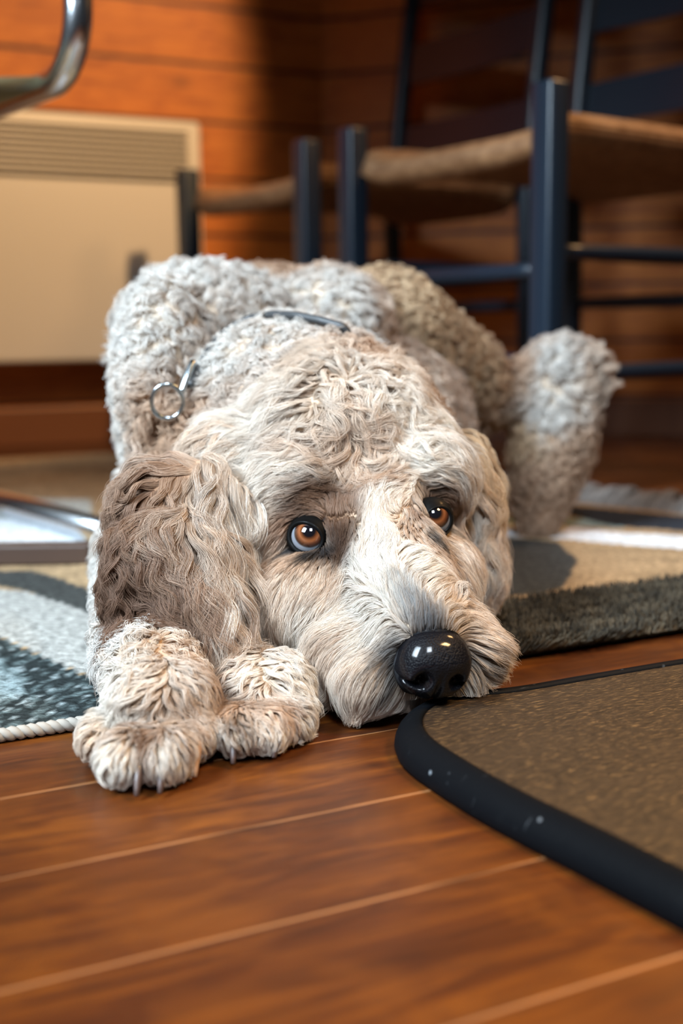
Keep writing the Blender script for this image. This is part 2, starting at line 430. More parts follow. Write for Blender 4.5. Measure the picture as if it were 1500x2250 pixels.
for a, b in zip(rings, rings[1:] + rings[:1]):
    for i in range(n): bm.faces.new((a[i], a[(i + 1) % n], b[(i + 1) % n], b[i]))
bm_obj('rubber_edge', bm, M['rubber'], board)
bm = bmesh.new(); top = [bm.verts.new(loc3(p, BT - 0.001)) for p in inset(loop, 0.0141)]; bot = [bm.verts.new(loc3(p, 0.001)) for p in inset(loop, 0.0141)]
bm.faces.new(top); bm.faces.new(bot[::-1])
for i in range(n): bm.faces.new((top[i], bot[i], bot[(i + 1) % n], top[(i + 1) % n]))
bm_obj('board_top', bm, M['board'], board, smooth=False)

# ------------------------------------------------------------------ rug
def inpoly(px, py, poly):
    ins = np.zeros(px.shape, bool); n = len(poly); j = n - 1
    for i in range(n):
        xi, yi = poly[i]; xj, yj = poly[j]
        c = ((yi > py) != (yj > py)) & (px < (xj - xi) * (py - yi) / (yj - yi + 1e-12) + xi); ins ^= c; j = i
    return ins
RZ = 0.006
def rp(*pts): return [tuple(ground(x, y, RZ)[:2]) for x, y in pts]
e0 = ground(1180, 1096, RZ); e1 = ground(1500, 1130, RZ)
ed = (e1 - e0); ed /= np.linalg.norm(ed)
V0 = 0.601
rng = np.random.default_rng(7)
us = np.arange(-0.75, 1.1, 0.004); vs_ = np.arange(V0, 1.98, 0.004)
UU, VV = np.meshgrid(us, vs_, indexing='ij')
WX = UU * D[0] + VV * N[0]; WY = UU * D[1] + VV * N[1]
TAN = (0.40, 0.27, 0.15); DK = (0.020, 0.026, 0.026); LG = (0.34, 0.33, 0.30); WH = (0.75, 0.78, 0.80); TEAL = (0.25, 0.36, 0.38)
colr = np.ones(UU.shape + (3,)) * TAN
nz = rng.random(UU.shape)
ux, uy = np.meshgrid(np.linspace(0, 1, UU.shape[0]), np.linspace(0, 1, UU.shape[1]), indexing='ij')
streak = np.sin(UU * 41 + 3 * np.sin(VV * 23)) * np.sin(VV * 60 + 2 * np.sin(UU * 17))
colr *= (1 - 0.22 * np.clip(streak, 0, 1))[..., None]
def paint(poly, c): colr[inpoly(WX, WY, poly)] = c
# right side: dark border, dark patch, white and teal stripes, dark end band
right = UU > 0.17
colr[(VV < 0.700) & (UU > 0.30)] = (0.030, 0.026, 0.016)
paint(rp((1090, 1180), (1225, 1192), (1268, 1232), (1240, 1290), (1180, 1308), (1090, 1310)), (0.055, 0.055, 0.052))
paint(rp((1090, 1150), (1225, 1157), (1360, 1172), (1700, 1188), (1700, 1225), (1500, 1208), (1360, 1197), (1225, 1184), (1090, 1180)), (0.72, 0.74, 0.76))
paint(rp((1090, 1135), (1230, 1137), (1380, 1152), (1370, 1162), (1225, 1156), (1090, 1152)), TEAL)
paint(rp((1090, 1090), (1240, 1110), (1500, 1135), (1700, 1155), (1700, 1185), (1500, 1168), (1360, 1158), (1240, 1133), (1090, 1130)), (0.03, 0.035, 0.045))
# left side
paint(rp((-300, 1260), (70, 1256), (110, 1266), (260, 1320), (260, 1400), (180, 1345), (60, 1300), (-300, 1235)), (0.05, 0.052, 0.048))
paint(rp((-400, 1180), (0, 1297), (60, 1302), (178, 1341), (300, 1395), (300, 1540), (178, 1481), (0, 1400), (-400, 1240)), LG)
left_dark = inpoly(WX, WY, rp((-500, 1215), (0, 1402), (178, 1482), (320, 1545), (320, 1640), (-500, 1720)))
colr[left_dark] = DK
paint(rp((-200, 1440), (10, 1452), (55, 1500), (50, 1530), (0, 1545), (-200, 1560)), (0.22, 0.27, 0.27))
spk = left_dark & (rng.random(UU.shape) < 0.30); colr[spk] = (0.085, 0.11, 0.11)
spk = left_dark & (rng.random(UU.shape) < 0.05); colr[spk] = (0.24, 0.28, 0.28)
paint(rp((-300, 1150), (0, 1140), (190, 1150), (190, 1195), (0, 1206), (-300, 1210)), WH)
paint(rp((-300, 1085), (0, 1096), (200, 1098), (200, 1140), (0, 1140), (-300, 1140)), (0.50, 0.52, 0.48))
colr = np.clip(colr * (0.85 + 0.3 * nz[..., None]), 0, 1)
# rug mesh with thickness; trimmed at its end edge
lim = (WX - e0[0]) * ed[1] - (WY - e0[1]) * ed[0]        # <0 beyond the end on the right
keep = (lim > 0) | (UU < 0.35)
keep = lim > 0
vz = RZ + 0.0012 * rng.random(UU.shape) + np.where((VV < 0.705) & (UU > 0.3), 0.002, 0)
vid = -np.ones(UU.shape, int)
nI, nJ = UU.shape
fk = keep[:-1, :-1] & keep[1:, :-1] & keep[1:, 1:] & keep[:-1, 1:]
used = np.zeros_like(keep); used[:-1, :-1] |= fk; used[1:, :-1] |= fk; used[1:, 1:] |= fk; used[:-1, 1:] |= fk
vid[used] = np.arange(used.sum())
V = np.c_[WX[used], WY[used], vz[used]]
ii, jj = np.nonzero(fk)
F = np.c_[vid[ii, jj], vid[ii + 1, jj], vid[ii + 1, jj + 1], vid[ii, jj + 1]]
me = bpy.data.meshes.new('rug'); me.from_pydata(V.tolist(), [], F.tolist())
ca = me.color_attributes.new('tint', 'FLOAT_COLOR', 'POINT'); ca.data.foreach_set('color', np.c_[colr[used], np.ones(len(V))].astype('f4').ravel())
rug = empty('woven_rug', (0, 0, 0)); tag(rug, 'patterned flat-woven rug in tan, grey, white and near-black lying under the dog', 'rug')
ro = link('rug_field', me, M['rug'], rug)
sm = ro.modifiers.new('thick', 'SOLIDIFY'); sm.thickness = 0.0055; sm.offset = -1
# rope edge along the front, left of the dog
bm = bmesh.new(); pts = []
for k in range(700):
    u = -0.72 + k * (1.03 / 700); pts.append((u, k))
for ph in (0, PI):
    tube(bm, [Vector(D * u + N * (V0 - 0.0015 + 0.0016 * math.cos(k * 0.9 + ph)) + np.array([0, 0, 0.0042 + 0.0016 * math.sin(k * 0.9 + ph)])) for u, k in pts], 0.0024, 7)
bm_obj('rope_edge', bm, M['rope'], rug)

def hair_obj(name, P, rad, tint, m, parent=None, kind=None):
    """P (n,k,3); rad (n,k) ; tint (n,k,3)"""
    n, k = P.shape[:2]
    hc = bpy.data.hair_curves.new(name); hc.add_curves([k] * n)
    hc.attributes['position'].data.foreach_set('vector', np.ascontiguousarray(P, 'f4').ravel())
    r = hc.attributes.get('radius') or hc.attributes.new('radius', 'FLOAT', 'POINT')
    r.data.foreach_set('value', np.ascontiguousarray(rad, 'f4').ravel())
    a = hc.attributes.new('tint', 'FLOAT_COLOR', 'POINT')
    a.data.foreach_set('color', np.ascontiguousarray(np.concatenate([tint, np.ones(tint.shape[:2] + (1,))], 2), 'f4').ravel())
    hc.materials.append(m)
    o = bpy.data.objects.new(name, hc); COL.objects.link(o)
    if parent: o.parent = parent
    if kind: o['kind'] = kind
    return o
# shaggy pile of the dark border on the right, fringe at the far end
def pile(n, uf, vf, L, rad, c0, c1, name):
    u = uf(n); v = vf(n); p = D[None] * u[:, None] + N[None] * v[:, None]; p[:, 2] = RZ
    k = 4; s = np.linspace(0, 1, k)
    dr = rng.normal(size=(n, 3)) * 0.45; dr[:, 2] = 1.0
    cell = np.floor(u / 0.007) * 7.3 + np.floor(v / 0.007) * 3.1
    dr[:, 0] += 0.7 * np.sin(cell * 12.9); dr[:, 1] += 0.7 * np.cos(cell * 7.7)
    dr /= np.linalg.norm(dr, axis=1)[:, None]
    P = p[:, None] + dr[:, None] * (s[None, :, None] * (L * (0.6 + 0.6 * rng.random(n)))[:, None, None])
    w = np.clip(rng.random(n)[:, None] * 0.6 + 0.5 * (np.sin(cell * 5.1) > 0.35)[:, None], 0, 1)
    c = np.array(c0)[None] * (1 - w) + np.array(c1)[None] * w
    hair_obj(name, P, np.full((n, k), rad) * np.linspace(1, 0.7, k)[None], np.repeat(c[:, None], k, 1), M['pile'], rug, 'stuff')
pile(45000, lambda n: 0.31 + 0.75 * rng.random(n) ** 1.4, lambda n: V0 - 0.004 + 0.104 * rng.random(n), 0.011, 0.0007, (0.022, 0.019, 0.014), (0.13, 0.105, 0.070), 'shag_border')
# fringe
nf = 7000; tt = -0.1 + 0.9 * rng.random(nf); p = e0[None] + ed[None] * tt[:, None]; p[:, 2] = 0.004
outd = np.array([-ed[1], ed[0], 0]); outd = outd if outd[1] > 0 else -outd
cl = np.floor(tt / 0.011); lz = 0.5 + 0.5 * np.sin(cl * 3.7)
s = np.linspace(0, 1, 5)
P = p[:, None] + outd[None, None] * (s[None, :, None] * (0.05 + 0.02 * lz)[:, None, None]) + ed[None, None] * (0.012 * np.sin(cl * 2.1)[:, None, None] * s[None, :, None] ** 2)
P[:, :, 2] += (0.010 + 0.010 * lz)[:, None] * np.sin(PI * s)[None]; P += rng.normal(size=(nf, 1, 3)) * 0.001
hair_obj('fringe', P, np.full((nf, 5), 0.0008), np.repeat((np.array([0.34, 0.33, 0.32])[None] * (0.6 + 0.6 * rng.random(nf))[:, None])[:, None], 5, 1), M['pile'], rug, 'stuff')

# low dark timber plinth lying on the rug at the left edge
q0 = ground(197, 1243, RZ); q1 = ground(-60, 1247, RZ)
bm = bmesh.new(); dv = Vector(q1 - q0).normalized(); L_ = 0.17
box(bm, 0, L_, -0.022, 0.0, 0, 0.018, 0.002)
po = bm_obj('timber_strip', bm, M['plinth'], smooth=False)
po.location = (q0[0], q0[1], RZ + 0.001); po.rotation_euler = (0, 0, math.atan2(dv.y, dv.x))
tag(po, 'low dark brown timber strip lying on the rug below the chrome chair base', 'timber strip')

# ================================================================== the dog
PR = []          # (region, centre, radii, rotation matrix)
def ell(reg, c, r, rot=(0, 0, 0)):
    from mathutils import Euler
    PR.append((reg, Vector(c), Vector(r), Euler([math.radians(a) for a in rot]).to_matrix()))
def cap(reg, a, b, ra, rb, n=None):
    a, b = Vector(a), Vector(b); n = n or max(3, int((b - a).length / (min(ra, rb) * 0.35)))
    for i in range(n + 1):
        s = i / n; r = ra + (rb - ra) * s; ell(reg, a.lerp(b, s), (r, r, r))
# trunk
ell('body', (-0.040, 0.90, 0.112), (0.112, 0.15, 0.106))
ell('body', (0.005, 1.10, 0.122), (0.115, 0.16, 0.108))
ell('body', at(450, 735, 0.96), (0.070, 0.10, 0.055))
ell('body', at(715, 710, 1.02), (0.055, 0.09, 0.045))
ell('body', at(375, 860, 0.88), (0.038, 0.08, 0.085))
ell('body', (-0.122, 0.84, 0.070), (0.042, 0.08, 0.070))
cap('body', (-0.035, 0.84, 0.135), (0.000, 0.78, 0.130), 0.085, 0.070)
ell('body', at(580, 720, 1.05), (0.07, 0.10, 0.05))
# near fore leg (left in the picture)
cap('leg', (-0.130, 0.80, 0.055), (-0.119, 0.67, 0.030), 0.042, 0.027)
cap('leg', (-0.119, 0.67, 0.030), (-0.098, 0.59, 0.029), 0.027, 0.024)
ell('paw', (-0.0925, 0.572, 0.026), (0.026, 0.032, 0.020))
for px, py, r in ((222, 1622, 0.0095), (275, 1668, 0.0118), (362, 1662, 0.0125), (432, 1618, 0.0095)):
    g = ground(px, py, 0.012); ell('paw', (g[0], g[1] + 0.001, 0.0135), (r, 0.019, r * 0.95))
# other fore leg
cap('leg', (-0.020, 0.78, 0.04), (-0.036, 0.65, 0.020), 0.022, 0.014)
ell('paw', (-0.0425, 0.604, 0.022), (0.023, 0.030, 0.017))
for px, py, r in ((478, 1578, 0.0088), (525, 1606, 0.0105), (588, 1600, 0.0108), (640, 1576, 0.0095)):
    g = ground(px, py, 0.012); ell('paw', (g[0], g[1] + 0.001, 0.0125), (r, 0.018, r))
# hind leg on the right
cap('thigh', at(840, 740, 1.08), at(1010, 815, 1.14), 0.060, 0.038)
cap('thigh', at(1010, 815, 1.14), at(1065, 870, 1.16), 0.040, 0.030)
cap('hind', at(1065, 870, 1.16), at(1190, 850, 1.17), 0.028, 0.034)
cap('hind', at(1218, 835, 1.17), at(1215, 960, 1.165), 0.040, 0.041)
cap('hind', at(1215, 960, 1.165), at(1185, 1110, 1.15), 0.041, 0.026)
cap('hind', at(1185, 1110, 1.15), at(1180, 1160, 1.14), 0.024, 0.018)
for px, py in ((1240, 780), (1285, 800), (1290, 850)): ell('hind', at(px, py, 1.165), (0.019, 0.018, 0.019))
# head
ell('head', (0.000, 0.755, 0.128), (0.064, 0.070, 0.062), (-20, 0, -12))
ell('head', (-0.030, 0.715, 0.128), (0.026, 0.03, 0.022)); ell('head', (0.042, 0.735, 0.136), (0.026, 0.03, 0.022))
ell('head', (0.008, 0.710, 0.085), (0.058, 0.055, 0.045), (0, 0, -12))
ell('head', (0.000, 0.680, 0.060), (0.044, 0.045, 0.032)); ell('head', (0.055, 0.69, 0.062), (0.026, 0.045, 0.030))
cap('head', (0.020, 0.700, 0.100), (0.034, 0.640, 0.066), 0.036, 0.029)
cap('head', (0.034, 0.640, 0.066), (0.0435, 0.602, 0.050), 0.029, 0.0195)
cap('head', (0.020, 0.650, 0.050), (0.033, 0.604, 0.045), 0.026, 0.015); cap('head', (0.050, 0.655, 0.050), (0.056, 0.612, 0.045), 0.022, 0.013)
ell('head', (-0.006, 0.672, 0.054), (0.048, 0.045, 0.034)); ell('head', (0.010, 0.635, 0.036), (0.030, 0.034, 0.022))
ell('head', (0.040, 0.605, 0.032), (0.030, 0.022, 0.016)); ell('head', (0.062, 0.622, 0.042), (0.017, 0.026, 0.020))
ell('head', (0.022, 0.604, 0.029), (0.024, 0.020, 0.013))
ell('head', (-0.022, 0.699, 0.112), (0.034, 0.029, 0.030)); ell('head', (0.046, 0.712, 0.118), (0.031, 0.028, 0.030)); ell('head', (0.012, 0.705, 0.115), (0.030, 0.028, 0.030)); ell('head', (-0.038, 0.695, 0.090), (0.022, 0.026, 0.028))
# ears
ell('earl', (-0.068, 0.730, 0.130), (0.026, 0.030, 0.026)); ell('earl', (-0.091, 0.674, 0.102), (0.038, 0.019, 0.036), (0, 20, 20))
ell('earl', (-0.096, 0.645, 0.074), (0.039, 0.018, 0.036), (0, 0, 20)); ell('earl', (-0.081, 0.630, 0.053), (0.028, 0.015, 0.026)); ell('earl', (-0.070, 0.622, 0.037), (0.020, 0.012, 0.018))
ell('earr', (0.076, 0.765, 0.120), (0.016, 0.026, 0.024)); ell('earr', (0.089, 0.755, 0.090), (0.010, 0.026, 0.032)); ell('earr', (0.092, 0.748, 0.062), (0.009, 0.022, 0.026))

bm = bmesh.new()
for reg, c, r, R_ in PR:
    m4 = Matrix.Translation(c) @ R_.to_4x4() @ Matrix.Diagonal((*r, 1))
    bmesh.ops.create_icosphere(bm, subdivisions=3, radius=1, matrix=m4)
me = bpy.data.meshes.new('dog_src'); bm.to_mesh(me); bm.free()
tmp = bpy.data.objects.new('tmp', me); COL.objects.link(tmp)
rm = tmp.modifiers.new('r', 'REMESH'); rm.mode = 'VOXEL'; rm.voxel_size = 0.003
sm = tmp.modifiers.new('s', 'SMOOTH'); sm.factor = 0.6; sm.iterations = 5
dg = bpy.context.evaluated_depsgraph_get(); ev = tmp.evaluated_get(dg)
body = bpy.data.meshes.new_from_object(ev); body.name = 'dog'
bpy.data.objects.remove(tmp)
nv = len(body.vertices); Vb = np.empty(nv * 3); body.vertices.foreach_get('co', Vb); Vb = Vb.reshape(-1, 3)
Vb[:, 2] = np.maximum(Vb[:, 2], 0.0065); body.vertices.foreach_set('co', Vb.ravel()); body.update()
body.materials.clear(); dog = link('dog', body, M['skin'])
tag(dog, 'cream curly-coated doodle dog lying down with its chin on the dark board, looking up', 'dog')
body.calc_loop_triangles(); nt = len(body.loop_triangles); T = np.empty(nt * 3, 'i4'); body.loop_triangles.foreach_get('vertices', T); T = T.reshape(-1, 3)
bvh = BVHTree.FromPolygons([Vector(v) for v in Vb], [tuple(t) for t in T])
# region of each triangle = nearest primitive
REG = ['body', 'leg', 'paw', 'thigh', 'hind', 'head', 'earl', 'earr']
Ct = Vb[T].mean(1); best = np.full(nt, 1e9); treg = np.zeros(nt, int)
for reg, c, r, R_ in PR:
    q = (Ct - np.array(c)) @ np.array(R_) / np.array(r); d = (np.linalg.norm(q, axis=1) - 1) * min(r)
    k = d < best; best[k] = d[k]; treg[k] = REG.index(reg)
def hit(px, py):
    d = Vector(ray(px, py)).normalized(); h = bvh.ray_cast(Vector(CP), d); return h, d
# ---------------------------------------------------------------- eyes, nose, claws
def eye(px, py, facing, R, ox, oy, depth, gaze, ow, oh, tilt, lf=1.12):
    h, d = hit(px, py); c = (h[0] if h[0] else Vector(at(px, py, 0.68))) + d * depth
    fz = Vector(facing).normalized(); rx = Vector((0, 0, 1)).cross(fz).normalized(); uy = fz.cross(rx)
    mw = Matrix(((rx.x, uy.x, fz.x, c.x), (rx.y, uy.y, fz.y, c.y), (rx.z, uy.z, fz.z, c.z), (0, 0, 0, 1)))
    # eyeball: local z = direction of gaze, cornea bulges
    g = (Vector(gaze) - c).normalized(); gx = Vector((0, 0, 1)).cross(g).normalized(); gy = g.cross(gx)
    mg = Matrix(((gx.x, gy.x, g.x, c.x), (gx.y, gy.y, g.y, c.y), (gx.z, gy.z, g.z, c.z), (0, 0, 0, 1)))
    bm = bmesh.new(); bmesh.ops.create_uvsphere(bm, u_segments=64, v_segments=48, radius=1)
    for v in bm.verts:
        s = math.hypot(v.co.x, v.co.y); 
        k = 1 + (0.05 * max(0, 1 - (s / 0.62) ** 2) if v.co.z > 0 else 0)
        v.co = v.co * k * R
    e = bm_obj('eye', bm, M['eye'], dog); e.matrix_world = mg
    # eyelids: a shell just outside the ball with an almond opening in it
    bm = bmesh.new(); RL = R * lf; nu, nvv = 72, 14; rings = []
    for j in range(nvv):
        s = j / (nvv - 1); ring = []
        for i in range(nu):
            a = 2 * PI * i / nu
            ca, sa = math.cos(a), math.sin(a)
            ex = ow * ca; ey = (oh * 0.80 if sa > 0 else oh) * (abs(sa) ** 1.0) * (1 if sa > 0 else -1)
            px_, py_ = ex * math.cos(tilt) - ey * math.sin(tilt), ex * math.sin(tilt) + ey * math.cos(tilt)
            th0 = math.hypot(px_, py_); az = math.atan2(py_, px_)
            th = th0 + (1.9 - th0) * s ** 1.3
            rr = RL * (1.0 + 0.055 * math.sin(min(1, s * 5) * PI) + (0 if s > 0 else -0.035))
            ring.append(bm.verts.new((rr * math.sin(th) * math.cos(az), rr * math.sin(th) * math.sin(az), rr * math.cos(th))))
        rings.append(ring)
    inner = [bm.verts.new(v.co * (R * 0.97 / v.co.length)) for v in rings[0]]
    rings.insert(0, inner)
    for a_, b_ in zip(rings, rings[1:]):
        for i in range(nu): bm.faces.new((a_[i], a_[(i + 1) % nu], b_[(i + 1) % nu], b_[i]))
    l = bm_obj('eyelid', bm, M['lid'], e); l.matrix_world = mw
    l.parent = e; l.matrix_parent_inverse = Matrix.Identity(4); l.matrix_basis = mg.inverted() @ mw
    l['label'] = 'black eyelid rim'
    return c
m = mat('eye_surface', rough=0.04, coat=1.0, spec=0.6); M['eye'] = m; t = NT(m)
t.b.inputs['Coat Roughness'].default_value = 0.01
co = t.n('ShaderNodeTexCoord').outputs['Object']; sp = t.n('ShaderNodeSeparateXYZ'); t.l(co, sp.inputs[0])
rad = t.math('SQRT', t.math('ADD', t.math('POWER', sp.outputs[0], 2.0), t.math('POWER', sp.outputs[1], 2.0)))
EYER = 0.0128
rn = t.math('DIVIDE', rad, EYER)
rn = t.math('ADD', rn, t.math('MULTIPLY', t.math('LESS_THAN', sp.outputs[2], 0.0), 2.0))
t.l(t.ramp(rn, [(0.0, (0.004, 0.004, 0.006)), (0.27, (0.005, 0.004, 0.005)), (0.33, (0.05, 0.016, 0.006)), (0.45, (0.20, 0.065, 0.022)), (0.57, (0.085, 0.026, 0.010)), (0.63, (0.03, 0.010, 0.005)), (0.68, (0.02, 0.012, 0.010)), (0.73, (0.17, 0.19, 0.22)), (1.0, (0.2, 0.18, 0.19))]), t.b.inputs['Base Color'])
EC = []
eyeL_c = eye(683, 1180, (-0.28, -0.93, 0.18), EYER, 0, 0, 0.0065, (-0.06, 0.0, 0.42), 0.78, 0.68, math.radians(-18))
eyeR_c = eye(948, 1140, (0.33, -0.93, 0.12), EYER * 0.95, 0, 0, 0.0085, (0.12, 0.0, 0.44), 0.62, 0.66, math.radians(8), 1.07)
print('eyes', eyeL_c, eyeR_c)
# nose leather
bm = bmesh.new(); bmesh.ops.create_icosphere(bm, subdivisions=6, radius=1)
for v in bm.verts:
    x, y, z = v.co      # x across, y forward (out of the face), z up
    r = Vector((x, y, z))
    w = 0.0200 * (1 - 0.10 * max(0, -z) ** 2 + 0.02 * z)
    p = Vector((math.copysign(abs(x) ** 0.86, x) * w, y * 0.0150 * (1 + 0.12 * z), math.copysign(abs(z) ** 0.92, z) * (0.0195 if z > 0 else 0.0180)))
    if y > -0.2:
        for sgn in (-1, 1):
            # comma-shaped nostril: round hole that opens sideways in a slit
            dx = x * sgn - 0.42; dz = z + 0.22
            hole = math.exp(-((dx / 0.17) ** 2 + (dz / 0.19) ** 2))
            dx2 = x * sgn - 0.66; dz2 = z + 0.36 - (x * sgn - 0.66) * 0.25
            slit = math.exp(-((dx2 / 0.24) ** 2 + (dz2 / 0.075) ** 2))
            wing = math.exp(-(((x * sgn - 0.74) / 0.26) ** 2 + ((z + 0.12) / 0.24) ** 2))
            p -= Vector((0.25 * sgn * x, y, 0)).normalized() * (0.0095 * hole + 0.0065 * slit - 0.0022 * wing)
        groove = math.exp(-((x / 0.055) ** 2)) * (1 / (1 + math.exp((z + 0.25) * 9)))
        p.y -= 0.0028 * groove
        p.y += 0.0010 * math.exp(-((z - 0.25) / 0.25) ** 2)
    v.co = p
m = mat('nose_leather', (0.003, 0.003, 0.0045), 0.5, spec=0.10, coat=0.45); M['nose'] = m; t = NT(m); t.b.inputs['Coat Roughness'].default_value = 0.11
co = t.n('ShaderNodeTexCoord').outputs['Object']; v_ = t.n('ShaderNodeTexVoronoi'); v_.inputs['Scale'].default_value = 900; t.l(co, v_.inputs['Vector'])
t.bump(t.math('MULTIPLY', v_.outputs['Distance'], -1.0), 0.45, 0.0010)
nose = bm_obj('nose', bm, m, dog)
NC = Vector(at(952, 1462, 0.588)); NF = Vector((0.22, -0.93, -0.10)).normalized()
nx = NF.cross(Vector((0.10, 0, 1))).normalized(); nz_ = nx.cross(NF)
nose.matrix_world = Matrix(((nx.x, NF.x, nz_.x, NC.x), (nx.y, NF.y, nz_.y, NC.y), (nx.z, NF.z, nz_.z, NC.z), (0, 0, 0, 1)))
nose['label'] = 'wet black nose'
def claw(px, py, m, L=0.013, r=0.0036, lean=0.0):
    g = ground(px, py + 4, 0.001); bm = bmesh.new(); pts = []; rr = []
    for k in range(9):
        s = k / 8; pts.append((lean * (1 - s), L * (1 - s), 0.0115 * (1 - s ** 1.8))); rr.append(r * (1.0 - 0.62 * s ** 1.5))
    tube(bm, pts, rr, 12)
    for v in bm.verts: v.co.x *= 0.8
    o = bm_obj('claw', bm, m, dog, loc=(g[0], g[1], 0.0025)); return o
for a in ((300, 1752, M['claw']), (352, 1746, M['claw']), (428, 1710, M['claw_tan']), (512, 1681, M['claw']), (602, 1667, M['claw'])):
    claw(*a)
# ---------------------------------------------------------------- coat
C_W = (0.735, 0.68, 0.61); C_C = (0.63, 0.515, 0.415); C_T = (0.47, 0.32, 0.22); C_B = (0.26, 0.155, 0.10); C_D = (0.075, 0.035, 0.018); C_G = (0.20, 0.20, 0.20); C_K = (0.02, 0.02, 0.022); C_O = (0.56, 0.41, 0.26)
C_P = (0.63, 0.60, 0.56)
